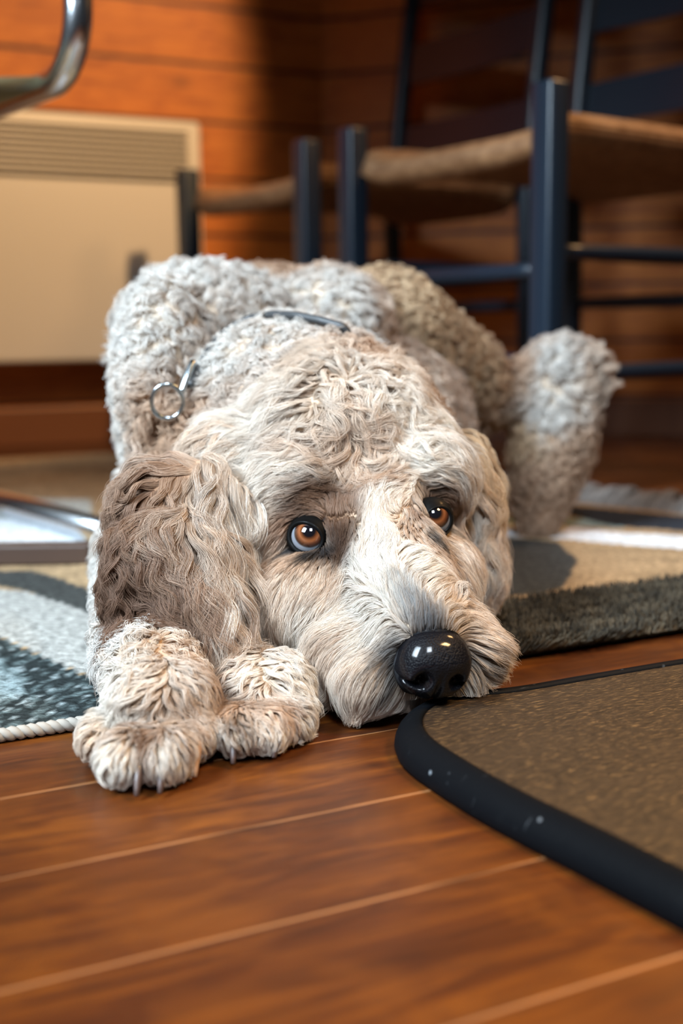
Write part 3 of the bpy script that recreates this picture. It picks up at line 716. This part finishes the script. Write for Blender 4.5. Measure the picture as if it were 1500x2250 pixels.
# guides: picture point hit on the body gives the place; dx,dy direction the hair lies; length, lift, wave, waves per length, stick, colour
G = {
 'head': [
  # crown
  (620, 800, -0.6, 0.5, 0.0462, 0.375, 0.544, 1.1, 0.85, C_W), (720, 770, -0.6, -0.5, 0.0396, 0.45, 0.816, 1.2, 0.85, C_C), (850, 790, 0.6, -0.7, 0.0396, 0.4125, 0.816, 1.2, 0.85, C_C),
  (560, 880, -0.8, 0.6, 0.0495, 0.3375, 0.476, 1, 0.9, C_W), (640, 900, -0.7, 0.7, 0.0462, 0.375, 0.612, 1.1, 0.9, C_W), (740, 900, 0.5, 0.8, 0.0396, 0.45, 1.02, 1.2, 0.9, C_C), (830, 880, 0.7, 0.2, 0.0396, 0.375, 0.918, 1.2, 0.9, C_W), (930, 890, 0.9, 0.3, 0.0396, 0.3375, 0.544, 1.1, 0.9, C_W),
  (540, 970, -0.8, 0.5, 0.0495, 0.3, 0.34, 0.9, 0.9, C_W), (650, 980, -0.8, 0.25, 0.0396, 0.3, 0.408, 1, 0.9, C_W), (745, 985, 0, 0.9, 0.033, 0.375, 0.918, 1.1, 0.9, C_C), (850, 960, 0.6, 0.6, 0.0352, 0.375, 0.816, 1.1, 0.9, C_W), (980, 980, 0.9, 0.5, 0.0374, 0.3, 0.34, 1, 0.9, C_W),
  # brow
  (600, 1040, -0.95, 0.25, .034, .35, .35, .8, .95, C_W), (540, 1100, -0.5, 0.85, .034, .3, .35, .8, .95, C_W), (690, 1050, -0.9, -0.1, .026, .4, .35, .8, .95, C_W), (780, 1060, 0.2, 0.9, .022, .45, .6, 1.0, .9, C_T), (860, 1040, 0.6, -0.3, .026, .4, .5, .9, .95, C_W), (950, 1040, 0.9, 0.1, .028, .35, .35, .8, .95, C_W), (1030, 1080, 0.7, 0.8, .030, .35, .3, .8, .95, C_C),
  (690, 1105, -0.95, -0.2, .010, .35, .2, .6, 1, C_C), (735, 1110, 0.1, -0.9, .011, .4, .2, .6, 1, C_C), (640, 1125, -0.9, 0.2, .012, .3, .2, .6, 1, C_C), (752, 1160, 0.4, 0.7, .010, .2, .2, .6, 1, C_C), (750, 1210, 0.3, 0.9, .012, .2, .2, .6, 1, C_C), (735, 1250, -0.1, 1, .014, .2, .2, .6, 1, C_C),
  (990, 1100, 0.5, 0.2, .010, .3, .2, .6, 1, C_C), (925, 1095, -0.2, -0.8, .010, .35, .2, .6, 1, C_C), (1005, 1150, 0.3, 0.9, .012, .2, .2, .6, 1, C_C), (905, 1150, -0.2, 0.7, .009, .2, .2, .6, 1, C_C),
  # under the eyes
  (680, 1225, -0.05, 1, .011, .2, .1, .5, 1, C_T), (625, 1215, -0.4, 0.9, .012, .2, .1, .5, 1, C_T), (690, 1255, -0.1, 1, .018, .2, .15, .6, 1, C_C), (950, 1195, 0.1, 1, .009, .2, .1, .5, 1, C_T), (960, 1220, 0.2, 1, .016, .2, .15, .6, 1, C_C),
  (600, 1170, -0.6, 0.8, .022, .25, .2, .6, 1, C_C), (555, 1200, -0.2, 1, .030, .25, .25, .7, .95, C_C), (620, 1300, -0.35, 1, .030, .25, .2, .6, .95, C_C), (560, 1330, 0.05, 1, .034, .3, .2, .6, .9, C_C), (690, 1330, -0.6, 0.85, .028, .25, .3, .7, .95, C_W),
  (1030, 1180, 0.25, 1, .026, .25, .2, .6, 1, C_C), (1020, 1280, 0.45, 0.9, .026, .25, .2, .6, .95, C_W),
  # bridge
  (820, 1110, 0.0, -1, .020, .35, .4, .8, 1, C_W), (830, 1190, -0.1, -1, .018, .25, .2, .7, 1, C_W), (790, 1250, -0.75, -0.45, .020, .25, .4, .9, 1, C_W), (860, 1270, -0.35, -0.9, .017, .2, .3, .8, 1, C_W), (920, 1240, 0.55, -0.75, .016, .2, .2, .7, 1, C_W),
  (890, 1330, -0.35, -0.9, .016, .25, .15, .6, 1, C_W), (930, 1350, 0.0, -1, .016, .3, .1, .5, 1, C_W), (945, 1385, 0.05, -0.9, .014, .5, .1, .5, .9, C_C), (975, 1310, 0.6, -0.6, .018, .25, .2, .6, 1, C_C), (1000, 1350, 0.9, -0.3, .020, .3, .15, .6, .9, C_C),
  (800, 1330, -0.9, 0.15, .024, .25, .3, .8, 1, C_W), (740, 1390, -0.8, 0.7, .028, .3, .2, .7, .9, C_C), (840, 1390, -0.9, 0.4, .024, .3, .15, .6, .9, C_W), (870, 1410, -0.8, 0.3, .016, .4, .1, .5, .9, C_C),
  # cheek and beard, left of the nose
  (620, 1400, -0.1, 1, .034, .3, .15, .5, .75, C_C), (690, 1460, -0.25, 1, .034, .3, .12, .5, .6, C_C), (760, 1480, -0.5, 0.9, .032, .35, .12, .5, .6, C_W), (840, 1470, -0.55, 0.85, .026, .4, .1, .5, .7, C_C), (800, 1530, -0.4, 1, .030, .35, .1, .5, .5, C_C), (870, 1530, -0.35, 1, .022, .35, .1, .5, .6, C_W),
  (740, 1560, -0.2, 1, .030, .3, .1, .5, .4, C_T), (900, 1560, -0.15, 1, .016, .3, .1, .5, .6, C_W), (950, 1560, 0.05, 1, .012, .25, .1, .5, .7, C_W),
  # right of the nose
  (1050, 1400, 0.95, 0.25, .030, .45, .1, .5, .4, C_C), (1045, 1460, 0.9, 0.5, .027, .4, .1, .5, .5, C_C), (1030, 1520, 0.5, 0.9, .022, .35, .1, .5, .6, C_W), (1000, 1550, 0.3, 1, .015, .3, .1, .5, .6, C_W),
 ],
 'earl': [
  (480, 960, -0.6, 0.9, 0.066, 0.245, 0.648, 1.625, 0.8, C_C), (420, 990, -0.8, 0.6, 0.054, 0.28, 0.72, 1.875, 0.8, (0.34, 0.22, 0.15)), (350, 1030, -0.8, 0.6, 0.0504, 0.28, 0.792, 2, 0.8, (0.34, 0.22, 0.15)),
  (500, 1080, -0.05, 1, 0.072, 0.21, 0.54, 1.625, 0.75, C_W), (430, 1120, -0.1, 1, 0.066, 0.245, 0.648, 1.875, 0.75, C_C), (350, 1130, -0.3, 1, 0.0576, 0.28, 0.792, 2, 0.75, (0.20, 0.115, 0.075)), (280, 1150, -0.5, 0.9, 0.048, 0.28, 0.792, 2, 0.75, (0.20, 0.115, 0.075)),
  (490, 1230, 0.05, 1, 0.066, 0.21, 0.54, 1.625, 0.55, C_W), (420, 1250, 0, 1, 0.06, 0.245, 0.648, 1.875, 0.6, (0.34, 0.22, 0.15)), (340, 1250, 0.1, 1, 0.054, 0.28, 0.72, 2, 0.6, (0.20, 0.115, 0.075)), (260, 1250, 0.2, 1, 0.0432, 0.28, 0.72, 2, 0.7, (0.20, 0.115, 0.075)),
  (480, 1350, -0.05, 1, 0.048, 0.21, 0.504, 1.625, 0.4, C_C), (400, 1320, 0.2, 1, 0.0432, 0.245, 0.648, 1.75, 0.5, (0.20, 0.115, 0.075)), (330, 1300, 0.4, 0.9, 0.0384, 0.245, 0.648, 1.75, 0.6, (0.20, 0.115, 0.075)),
 ],
 'earr': [(1080, 1000, 0.7, 0.8, 0.054, 0.245, 0.576, 1.5, 0.7, C_O), (1090, 1100, 0.3, 1, 0.054, 0.245, 0.504, 1.625, 0.7, C_C), (1095, 1200, 0.1, 1, 0.0504, 0.21, 0.576, 1.75, 0.6, C_C), (1095, 1290, 0, 1, 0.036, 0.21, 0.576, 1.75, 0.5, C_T), (1060, 1150, -0.05, 1, 0.054, 0.245, 0.504, 1.625, 0.7, C_W)],
 'body': [(300, 700, -0.7, 0.7, .017, .75, 1.3, 1.1, .85, C_P), (450, 620, 0.0, -1, .017, .75, 1.3, 1.1, .85, C_P), (500, 760, -0.3, 0.8, .017, .75, 1.3, 1.1, .85, C_P), (720, 640, 0.4, 0.4, .017, .75, 1.3, 1.1, .85, C_P), (260, 950, -0.4, 0.9, .017, .75, 1.3, 1.1, .85, C_P),
          (850, 720, 0.6, 0.7, .017, .75, 1.3, 1.1, .85, C_C), (620, 700, 0.4, -0.6, .022, 1.0, 1.7, 1.2, .85, C_P), (900, 850, 0.6, 0.7, .020, 1.0, 1.6, 1.2, .85, C_T), (580, 590, 0.5, 0.2, .020, 1.0, 1.6, 1.2, .85, C_T), (400, 930, -0.5, 0.9, .028, .8, 1.4, 1.1, .85, C_T), (240, 1150, -0.2, 1, .020, .9, 1.6, 1.2, .85, C_P)],
 'leg': [(220, 1300, -0.3, 1, .012, .6, 1.0, 1.0, .9, C_P), (300, 1380, 0, 1, .013, .6, 1.1, 1.1, .9, C_P), (380, 1420, 0.2, 1, .014, .6, 1.1, 1.1, .9, C_C), (300, 1480, -0.1, 1, .020, .6, 1.1, 1.1, .9, C_W), (420, 1500, 0.6, 0.6, .020, .6, 1.1, 1.1, .9, C_W), (220, 1480, -0.6, 0.6, .020, .8, 1.5, 1.2, .9, C_P), (560, 1450, 0.1, 1, .022, .7, 1.1, 1.0, .9, C_W)],
 'paw': [(240, 1540, -0.4, 0.9, 0.0153, 0.3375, 0.7, 0.9, 0.95, C_W), (310, 1540, -0.5, 0.8, 0.0221, 0.375, 0.7, 0.9, 0.95, C_W), (360, 1560, 0.2, 1, 0.0204, 0.3375, 0.6, 0.8, 0.95, C_C), (420, 1570, 0.5, 0.8, 0.0153, 0.3375, 0.6, 0.8, 0.95, C_C), (200, 1620, -0.25, 1, 0.00952, 0.225, 0.3, 0.7, 0.9, C_C), (240, 1660, -0.25, 1, 0.01224, 0.225, 0.4, 0.7, 0.9, C_W), (290, 1600, -0.4, 0.9, 0.01224, 0.2625, 0.4, 0.7, 1, C_W),
         (325, 1620, 0, 1, 0.00816, 0.15, 0.2, 0.7, 1, C_B), (300, 1680, 0, 1, 0.01088, 0.225, 0.4, 0.7, 0.9, C_W), (360, 1650, 0.1, 1, 0.01224, 0.225, 0.3, 0.7, 0.9, C_W), (400, 1600, 0.3, 0.9, 0.01224, 0.225, 0.3, 0.7, 1, C_C), (430, 1640, 0.3, 1, 0.01224, 0.225, 0.3, 0.7, 0.9, C_W), (455, 1600, 0.3, 0.9, 0.00952, 0.225, 0.3, 0.7, 0.8, C_W),
         (500, 1500, -0.7, 0.4, 0.0187, 0.375, 0.6, 0.9, 0.95, C_T), (570, 1480, 0, 1, 0.0187, 0.375, 0.7, 0.9, 0.95, C_W), (640, 1490, 0.6, 0.9, 0.0204, 0.3375, 0.6, 0.9, 0.95, C_W), (500, 1570, -0.2, 1, 0.01088, 0.3, 0.3, 0.7, 0.95, C_T), (510, 1540, -0.3, 1, 0.0102, 0.225, 0.3, 0.7, 1, C_B), (550, 1590, 0.4, 0.8, 0.01224, 0.3, 0.5, 0.8, 0.9, C_C), (600, 1560, 0.5, 0.8, 0.01224, 0.3, 0.4, 0.8, 0.95, C_T), (600, 1610, 0, 1, 0.00952, 0.225, 0.3, 0.7, 0.9, C_W), (660, 1570, 0.7, 0.8, 0.01496, 0.3, 0.3, 0.7, 0.8, C_W)],
 'thigh': [(900, 720, 0.7, 0.6, .017, .9, 1.5, 1.2, .9, C_O), (1000, 800, 0.7, 0.6, .017, .9, 1.5, 1.2, .9, C_O), (960, 830, 0.3, 0.8, .017, .9, 1.4, 1.2, .9, C_T)],  # golden cast of the warm light is put into the thigh hair colour
 'hind': [(1080, 860, 0.4, 0.5, .005, .4, .3, 1, 1, (0.30, 0.20, 0.17)), (1110, 810, 0.6, -0.4, .010, .8, .6, 1, 1, C_T), (1220, 800, 0.5, -0.6, .020, .8, 1.2, 1.1, .8, C_P), (1290, 830, 0.8, -0.2, .018, .8, 1.1, 1.1, .8, C_C), (1200, 900, -0.2, 1, .018, .8, 1.2, 1.1, .9, C_P), (1260, 980, 0.3, 1, .018, .8, 1.1, 1.1, .9, C_T), (1190, 1050, -0.1, 1, .018, .8, 1.1, 1.1, .9, C_T), (1150, 950, -0.6, 0.8, .018, .8, 1.1, 1.1, .9, C_O), (1190, 1140, 0, 1, .010, .5, 1, 1.1, .9, C_T)],
}
RT_, UP_ = RT, UP
GD = {}
for reg, lst in G.items():
    P_, Dr, Pm, Cl = [], [], [], []
    rid = REG.index(reg)
    pts_r = Ct[treg == rid]
    for g in lst:
        h, d = hit(g[0], g[1])
        if h[0] is None or treg[h[2]] != rid:
            # nearest point of the region to that line of sight
            dd = np.array(d); w = pts_r - CP; tt_ = w @ dd; dist = np.linalg.norm(w - tt_[:, None] * dd, axis=1) + 0.05 * (tt_ - tt_.min())
            p = Vector(pts_r[np.argmin(dist)])
        else: p = h[0]
        P_.append(p); Dr.append(RT_ * g[2] - UP_ * g[3]); Pm.append(g[4:9]); Cl.append(g[9])
    GD[rid] = (np.array(P_), np.array(Dr), np.array(Pm), np.array(Cl))
# colour points that do not steer the hair: (x, y, radius in m, colour, strength)
SPOTS = {'head': [(735, 1130, .009, C_D, .97), (700, 1115, .008, C_D, .95), (665, 1120, .0075, C_D, .8), (752, 1175, .008, C_D, .97), (745, 1215, .007, C_D, .85), (635, 1140, .006, C_B, .8), (765, 1110, .008, C_B, .6), (690, 1098, .008, C_B, .85), (735, 1100, .009, C_B, .85), (622, 1165, .006, C_B, .8), (680, 1220, .0045, C_K, .97), (640, 1208, .0045, C_K, .97), (712, 1210, .005, C_K, .95), (985, 1098, .008, C_B, .95), (1000, 1140, .008, C_B, .8), (950, 1092, .007, C_D, .8), (915, 1130, .005, C_B, .7), (955, 1186, .005, C_K, .95), (980, 1165, .005, C_K, .9), (905, 1160, .006, C_T, .8),
                    (715, 1070, .006, C_D, .8), (800, 1075, .012, C_T, .7), (868, 1412, .006, C_G, .7), (945, 1382, .0075, (0.07, 0.07, 0.075), .85), (915, 1345, .008, (0.16, 0.16, 0.165), .65), (890, 1300, .007, (0.25, 0.25, 0.25), .5), (950, 1555, .008, (0.28, 0.29, 0.30), .6), (862, 1450, .006, C_K, .8), (870, 1490, .005, C_K, .8), (1035, 1450, .005, C_G, .7), (900, 1530, .006, C_G, .6), (720, 1580, .020, C_B, .75), (790, 1590, .018, C_T, .7), (1010, 1295, .015, C_T, .5), (770, 940, .014, C_T, .6), (690, 980, .010, C_T, .5)],
         'paw': [(322, 1590, .007, C_B, .95), (322, 1625, .005, C_B, .95), (322, 1660, .004, C_B, .95), (400, 1640, .004, C_B, .8), (375, 1545, .010, C_B, .6), (410, 1590, .006, C_T, .8), (505, 1545, .008, C_B, .8), (515, 1590, .007, C_D, .7), (610, 1550, .006, C_B, .8), (560, 1530, .010, C_T, .7), (490, 1500, .008, C_B, .6)]}
SP = {}
for reg, lst in SPOTS.items():
    SP[REG.index(reg)] = []
    for x, y, r, c, s in lst:
        h, d = hit(x, y)
        if h[0] is not None: SP[REG.index(reg)].append((np.array(h[0]), r, np.array(c), s))
def evalg(rid, p, want='all'):
    gp, gd, gm, gc = GD[rid]
    d2 = ((p[:, None] - gp[None]) ** 2).sum(2); w = 1 / (d2 + 3e-5) ** 2; w /= w.sum(1, keepdims=True)
    return w @ gd, w @ gm, w @ gc
rg = np.random.default_rng(11)
def lownoise(p, f, seed):
    r_ = np.random.default_rng(seed); o = np.zeros((len(p), 3))
    for k in range(6):
        kv = r_.normal(size=3) * f * (0.6 + 0.25 * k); ph = r_.random(3) * 6.28
        o += np.sin((p @ kv)[:, None] + ph[None] ) / 2.4
    return o
Tn = np.cross(Vb[T[:, 1]] - Vb[T[:, 0]], Vb[T[:, 2]] - Vb[T[:, 0]]); area = np.linalg.norm(Tn, axis=1) / 2; Tn /= (2 * area[:, None] + 1e-12)
Vn = np.zeros_like(Vb)
for k in range(3): np.add.at(Vn, T[:, k], Tn * area[:, None])
Vn /= np.linalg.norm(Vn, axis=1)[:, None] + 1e-12
# strands per region, strands per lock, strand radius, gather, noise
CONF = {'body': (95000, 20, .00036, .40, .45), 'leg': (34000, 20, .00022, .45, .40), 'paw': (52000, 24, .00014, .60, .22), 'thigh': (9000, 14, .00048, .45, .35), 'hind': (15000, 14, .00045, .5, .35),
        'head': (190000, 26, .000115, .52, .22), 'earl': (80000, 130, .00014, .86, .20), 'earr': (16000, 90, .00016, .80, .2)}
K = 12
EYES = [(np.array(eyeL_c), 0.0138), (np.array(eyeR_c), 0.0122)]
NCn = np.array(NC); NR = np.array([nx, NF, nz_])
def in_nose(p, k=1.0):
    q = (p - NCn) @ NR.T; return ((q / (np.array([0.0195, 0.0165, 0.0185]) * k)) ** 2).sum(1) < 1
def march(rid, p0, n0, seed, K=K):
    """locks: centre lines lying along the body; returns points and parameters"""
    n = len(p0); P = np.zeros((n, K, 3)); pos = p0.copy(); nrm = n0.copy(); surf = p0.copy()
    r_ = np.random.default_rng(seed); ph = r_.random(n) * 2 * PI; wj = 0.7 + 0.6 * r_.random(n); lj = 0.75 + 0.5 * r_.random(n)
    hand = np.where(r_.random(n) < 0.5, -1, 1)
    dirs, prm, _ = evalg(rid, p0); L = prm[:, 0] * lj; lift, wave, wpl, stick = prm[:, 1], prm[:, 2] * wj, prm[:, 3], prm[:, 4]
    ds = L / (K - 1); P[:, 0] = p0
    for k in range(1, K):
        s = k / (K - 1)
        dirs, _, _ = evalg(rid, surf)
        dirs = dirs + lownoise(surf, 110, 5) * (0.06 + 0.26 * wave)[:, None] + lownoise(p0, 300, 9) * (0.02 + 0.16 * wave)[:, None]
        dirs /= np.linalg.norm(dirs, axis=1)[:, None] + 1e-9
        tng = dirs - nrm * (dirs * nrm).sum(1)[:, None] * stick[:, None]; tng /= np.linalg.norm(tng, axis=1)[:, None] + 1e-9
        bi = np.cross(nrm, tng)
        a = wave * np.sin(ph + 2 * PI * wpl * s) * min(1.0, 0.35 + s * 1.3)
        up = lift * (1.15 - 1.6 * s) + 0.45 * wave * np.cos(ph + 2 * PI * wpl * s) * hand
        v = tng * np.cos(a)[:, None] + bi * np.sin(a)[:, None] + nrm * up[:, None]
        v /= np.linalg.norm(v, axis=1)[:, None]
        pos = pos + v * ds[:, None]
        minh = 0.0012 + 0.0022 * s
        for i in range(n):
            c, nn, _, dist = bvh.find_nearest(pos[i])
            cn = np.array(c); nnv = np.array(nn); surf[i] = cn; nrm[i] = nrm[i] * 0.45 + nnv * 0.55
            h = (pos[i] - cn) @ nnv
            if h < minh: pos[i] += nnv * (minh - h)
            elif h > 0.004 + 0.011 * lift[i]: pos[i] -= nnv * (h - 0.004 - 0.011 * lift[i]) * 0.35 * stick[i]
        nrm /= np.linalg.norm(nrm, axis=1)[:, None]
        pos[:, 2] = np.maximum(pos[:, 2], 0.0035)
        P[:, k] = pos
    return P, L, lift
def floor_height(P):
    return P
def tint_at(rid, p):
    _, _, col = evalg(rid, p)
    nzc = lownoise(p, 160, 21)[:, 0]; nzd = lownoise(p, 420, 22)[:, 0]
    col = col * (1 + 0.06 * nzc + 0.05 * nzd)[:, None]
    tan = np.clip(0.24 * (lownoise(p, 210, 23)[:, 1] - 0.25) + 0.06, 0, 0.40)[:, None]
    col = col * (1 - tan) + np.array(C_T) * 0.9 * tan
    for c, r, cc, st in SP.get(rid, []):
        f = (st * np.exp(-(((p - c) ** 2).sum(1) / r ** 2)))[:, None]; col = col * (1 - f) + cc * f
    return col
# the skin under the coat has the colour of the hair that grows from it
vreg = np.zeros(nv, int); vreg[T.ravel()] = np.repeat(treg, 3)
vcol = np.zeros((nv, 4)); vcol[:, 3] = 1
for rid in range(len(REG)):
    k = vreg == rid
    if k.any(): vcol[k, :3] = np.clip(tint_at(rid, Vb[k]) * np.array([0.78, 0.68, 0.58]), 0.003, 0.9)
qn = (Vb - np.array(NC)) @ np.array([nx, NF, nz_]).T; kn = ((qn / 0.025) ** 2).sum(1) < 1; vcol[kn, :3] = (0.02, 0.02, 0.022)
for ec in (eyeL_c, eyeR_c):
    kn = ((Vb - np.array(ec)) ** 2).sum(1) < 0.017 ** 2; vcol[kn, :3] = (0.02, 0.014, 0.012)
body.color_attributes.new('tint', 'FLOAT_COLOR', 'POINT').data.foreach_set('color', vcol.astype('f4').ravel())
def grow(reg, name):
    rid = REG.index(reg); N_, per, rad, gather, nz_amt = CONF[reg]
    tri = np.nonzero(treg == rid)[0]
    cen = Ct[tri]; view = ((cen - CP) * Tn[tri]).sum(1) / np.linalg.norm(cen - CP, axis=1)
    w = area[tri] * np.where(view < 0.25, 1.0, 0.22) * (cen[:, 2] > 0.007)
    ch = rg.choice(tri, N_, p=w / w.sum()); r1 = np.sqrt(rg.random(N_)); r2 = rg.random(N_)
    b0, b1, b2 = 1 - r1, r1 * (1 - r2), r1 * r2
    p = Vb[T[ch, 0]] * b0[:, None] + Vb[T[ch, 1]] * b1[:, None] + Vb[T[ch, 2]] * b2[:, None]
    nn = Vn[T[ch, 0]] * b0[:, None] + Vn[T[ch, 1]] * b1[:, None] + Vn[T[ch, 2]] * b2[:, None]; nn /= np.linalg.norm(nn, axis=1)[:, None]
    ok = np.ones(N_, bool)
    if reg == 'head':
        for c, r in EYES: ok &= ((p - c) ** 2).sum(1) > r * r
        ok &= ~in_nose(p, 1.0)
    p, nn = p[ok], nn[ok]; n = len(p); nc = max(20, n // per)
    ci = rg.choice(n, nc, replace=False)
    kd = KDTree(nc)
    for i, c in enumerate(p[ci]): kd.insert(c, i)
    kd.balance()
    own = np.array([kd.find(q)[1] for q in p])
    PC, L, lift = march(rid, p[ci], nn[ci], 100 + rid)
    off = p - p[ci][own]
    lf = 0.60 + 0.45 * rg.random(n)
    s = np.linspace(0, 1, K)
    # shorten or stretch by resampling the lock's line
    si = np.clip(lf[:, None] * s[None], 0, 1.0) * (K - 1); i0 = np.minimum(si.astype(int), K - 2); fr = (si - i0)[..., None]
    C0 = PC[own]; idx = np.arange(n)[:, None]
    P = C0[idx, i0] * (1 - fr) + C0[idx, i0 + 1] * fr
    g = 1 - gather * (s ** 0.75)
    P = P + off[:, None] * g[None, :, None]
    amp = (nz_amt * L[own] * 0.16)
    wob = rg.normal(size=(n, 3)); wob2 = rg.normal(size=(n, 3)); ph = rg.random(n) * 6.28
    P = P + (wob[:, None] * (s ** 1.3)[None, :, None] + 0.35 * wob2[:, None] * np.sin(ph[:, None] + s[None] * 5.5)[..., None] * s[None, :, None]) * amp[:, None, None]
    if reg == 'head':
        # hairs part around the eyeballs and lie over the edge of the nose only as single strands
        for c, r in EYES:
            q = P - c; dd = np.linalg.norm(q, axis=2); r2_ = r * 0.93; k = dd < r2_
            bad = k.mean(1) > 0.0; P[bad] = P[bad] + 0
            push = np.where(k, r2_ / np.maximum(dd, 1e-6), 1.0)[..., None]; P = c + q * push
        q = (P - NCn) @ NR.T; e = np.sqrt(((q / np.array([0.0205, 0.0175, 0.0205])) ** 2).sum(2)); inside = (e < 1.0).any(1)
        topr = ((p - NCn) @ NR.T)[:, 2] > 0.008
        keep = ~inside | (rg.random(n) < np.where(topr, 0.16, 0.03))
        push = np.where(e < 1.03, 1.03 / np.maximum(e, 1e-6), 1.0)[..., None]; P = NCn + (q * push) @ NR
        P, own, lf, p = P[keep], own[keep], lf[keep], p[keep]; n = len(P)
    floor = np.full(P.shape[:2], 0.0015)
    P[:, :, 2] = np.maximum(P[:, :, 2], floor)
    # over the board the hair rests on its top
    if reg == 'head':
        lp = [(v.x, v.y) for v in inset(loop, -0.001)]
        over = inpoly(P[:, :, 0].ravel(), P[:, :, 1].ravel(), lp).reshape(P.shape[:2])
        P[:, :, 2] = np.where(over, np.maximum(P[:, :, 2], BT + 0.0008), P[:, :, 2])
    col = tint_at(rid, p)
    lockj = (0.92 + 0.14 * rg.random(nc))[own]; col = col * (lockj * (0.86 + 0.26 * rg.random(n)))[:, None]
    wt = (rg.random(n) < 0.08)[:, None]; lum = col.mean(1, keepdims=True); col = np.where(wt & (lum > 0.3), col * 1.25, col)
    col = np.clip(col, 0.003, 0.88)
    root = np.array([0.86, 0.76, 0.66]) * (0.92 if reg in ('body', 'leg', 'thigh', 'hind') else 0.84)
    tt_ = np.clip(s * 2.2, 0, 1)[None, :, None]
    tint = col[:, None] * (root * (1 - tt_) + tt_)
    if reg == 'head':
        for c, r, cc, st in SP.get(rid, []):
            if max(cc) > 0.3: continue
            cf = c + (CP - c) / np.linalg.norm(CP - c) * 0.004
            f = (0.92 * st * np.exp(-(((P - cf) ** 2).sum(2) / (r * (1.45 if max(cc) < 0.1 else 1.2)) ** 2) ** 1.3))[..., None]; tint = tint * (1 - f) + cc * f
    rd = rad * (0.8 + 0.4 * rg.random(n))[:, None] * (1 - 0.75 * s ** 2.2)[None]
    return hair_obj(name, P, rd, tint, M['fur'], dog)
for reg, name in (('body', 'body_coat'), ('leg', 'foreleg_coat'), ('paw', 'paw_coat'), ('thigh', 'thigh_coat'), ('hind', 'hind_leg_coat'), ('head', 'head_coat'), ('earl', 'ear_coat'), ('earr', 'ear_coat')):
    o = grow(reg, name)
    if reg == 'earl': o['label'] = 'long wavy tan ear hair'

# ---------------------------------------------------------------- collar
collar = empty('dog_collar', (0, 0, 0)); tag(collar, 'thin dark cord collar with a steel ring, half buried in the neck fur', 'collar')
cpx = [(392, 852), (412, 822), (434, 788), (462, 758), (500, 734), (545, 717), (600, 709), (650, 713), (700, 724), (750, 742)]
def surf(px, py, off):
    h, d = hit(px, py); p = h[0] if h[0] is not None else Vector(at(px, py, 0.85))
    nn_ = h[1] if h[0] is not None else -d
    if nn_.dot(d) > 0: nn_ = -nn_
    return Vector(p) - d * off * 0.35 + nn_ * off * 0.55
cp = [surf(x, y, 0.0255 - 0.0120 * min(1, i / 8)) for i, (x, y) in enumerate(cpx)]
for _ in range(3): cp = [cp[0]] + [(cp[i - 1] + cp[i] * 2 + cp[i + 1]) / 4 for i in range(1, len(cp) - 1)] + [cp[-1]]
fine = []
for a, b in zip(cp, cp[1:]): fine += [a.lerp(b, k / 8) for k in range(8)]
back = [cp[-1].lerp(cp[-1] + Vector((0.05, 0.06, -0.08)), k / 6) for k in range(7)]
bm = bmesh.new(); tube(bm, fine + back, 0.0030, 12); bm_obj('cord', bm, M['cord'], collar)
bm = bmesh.new(); e_ = fine[0]; f_ = surf(418, 818, 0.025); g_ = surf(376, 866, 0.024)
tube(bm, [g_.lerp(f_, k / 8) for k in range(9)], [0.0022 + 0.0008 * math.sin(PI * k / 8) for k in range(9)], 14); bm_obj('steel_ferrule', bm, M['steel'], collar)
rc = surf(360, 879, 0.025); dr_ = (Vector(CP) - rc).normalized(); ax = Vector((0, 0, 1)).cross(dr_).normalized(); ay = dr_.cross(ax); RR = 0.0105
bm = bmesh.new(); nU, nW = 48, 12; vs = [[bm.verts.new(rc + (ax * math.cos(a) + (ay * 1.08 + dr_ * 0.25) * math.sin(a)) * (RR + 0.0015 * math.cos(b)) + dr_ * 0.0015 * math.sin(b)) for b in [2 * PI * j / nW for j in range(nW)]] for a in [2 * PI * i / nU for i in range(nU)]]
for i in range(nU):
    for j in range(nW): bm.faces.new((vs[i][j], vs[(i + 1) % nU][j], vs[(i + 1) % nU][(j + 1) % nW], vs[i][(j + 1) % nW]))
bm_obj('ring', bm, M['steel'], collar)
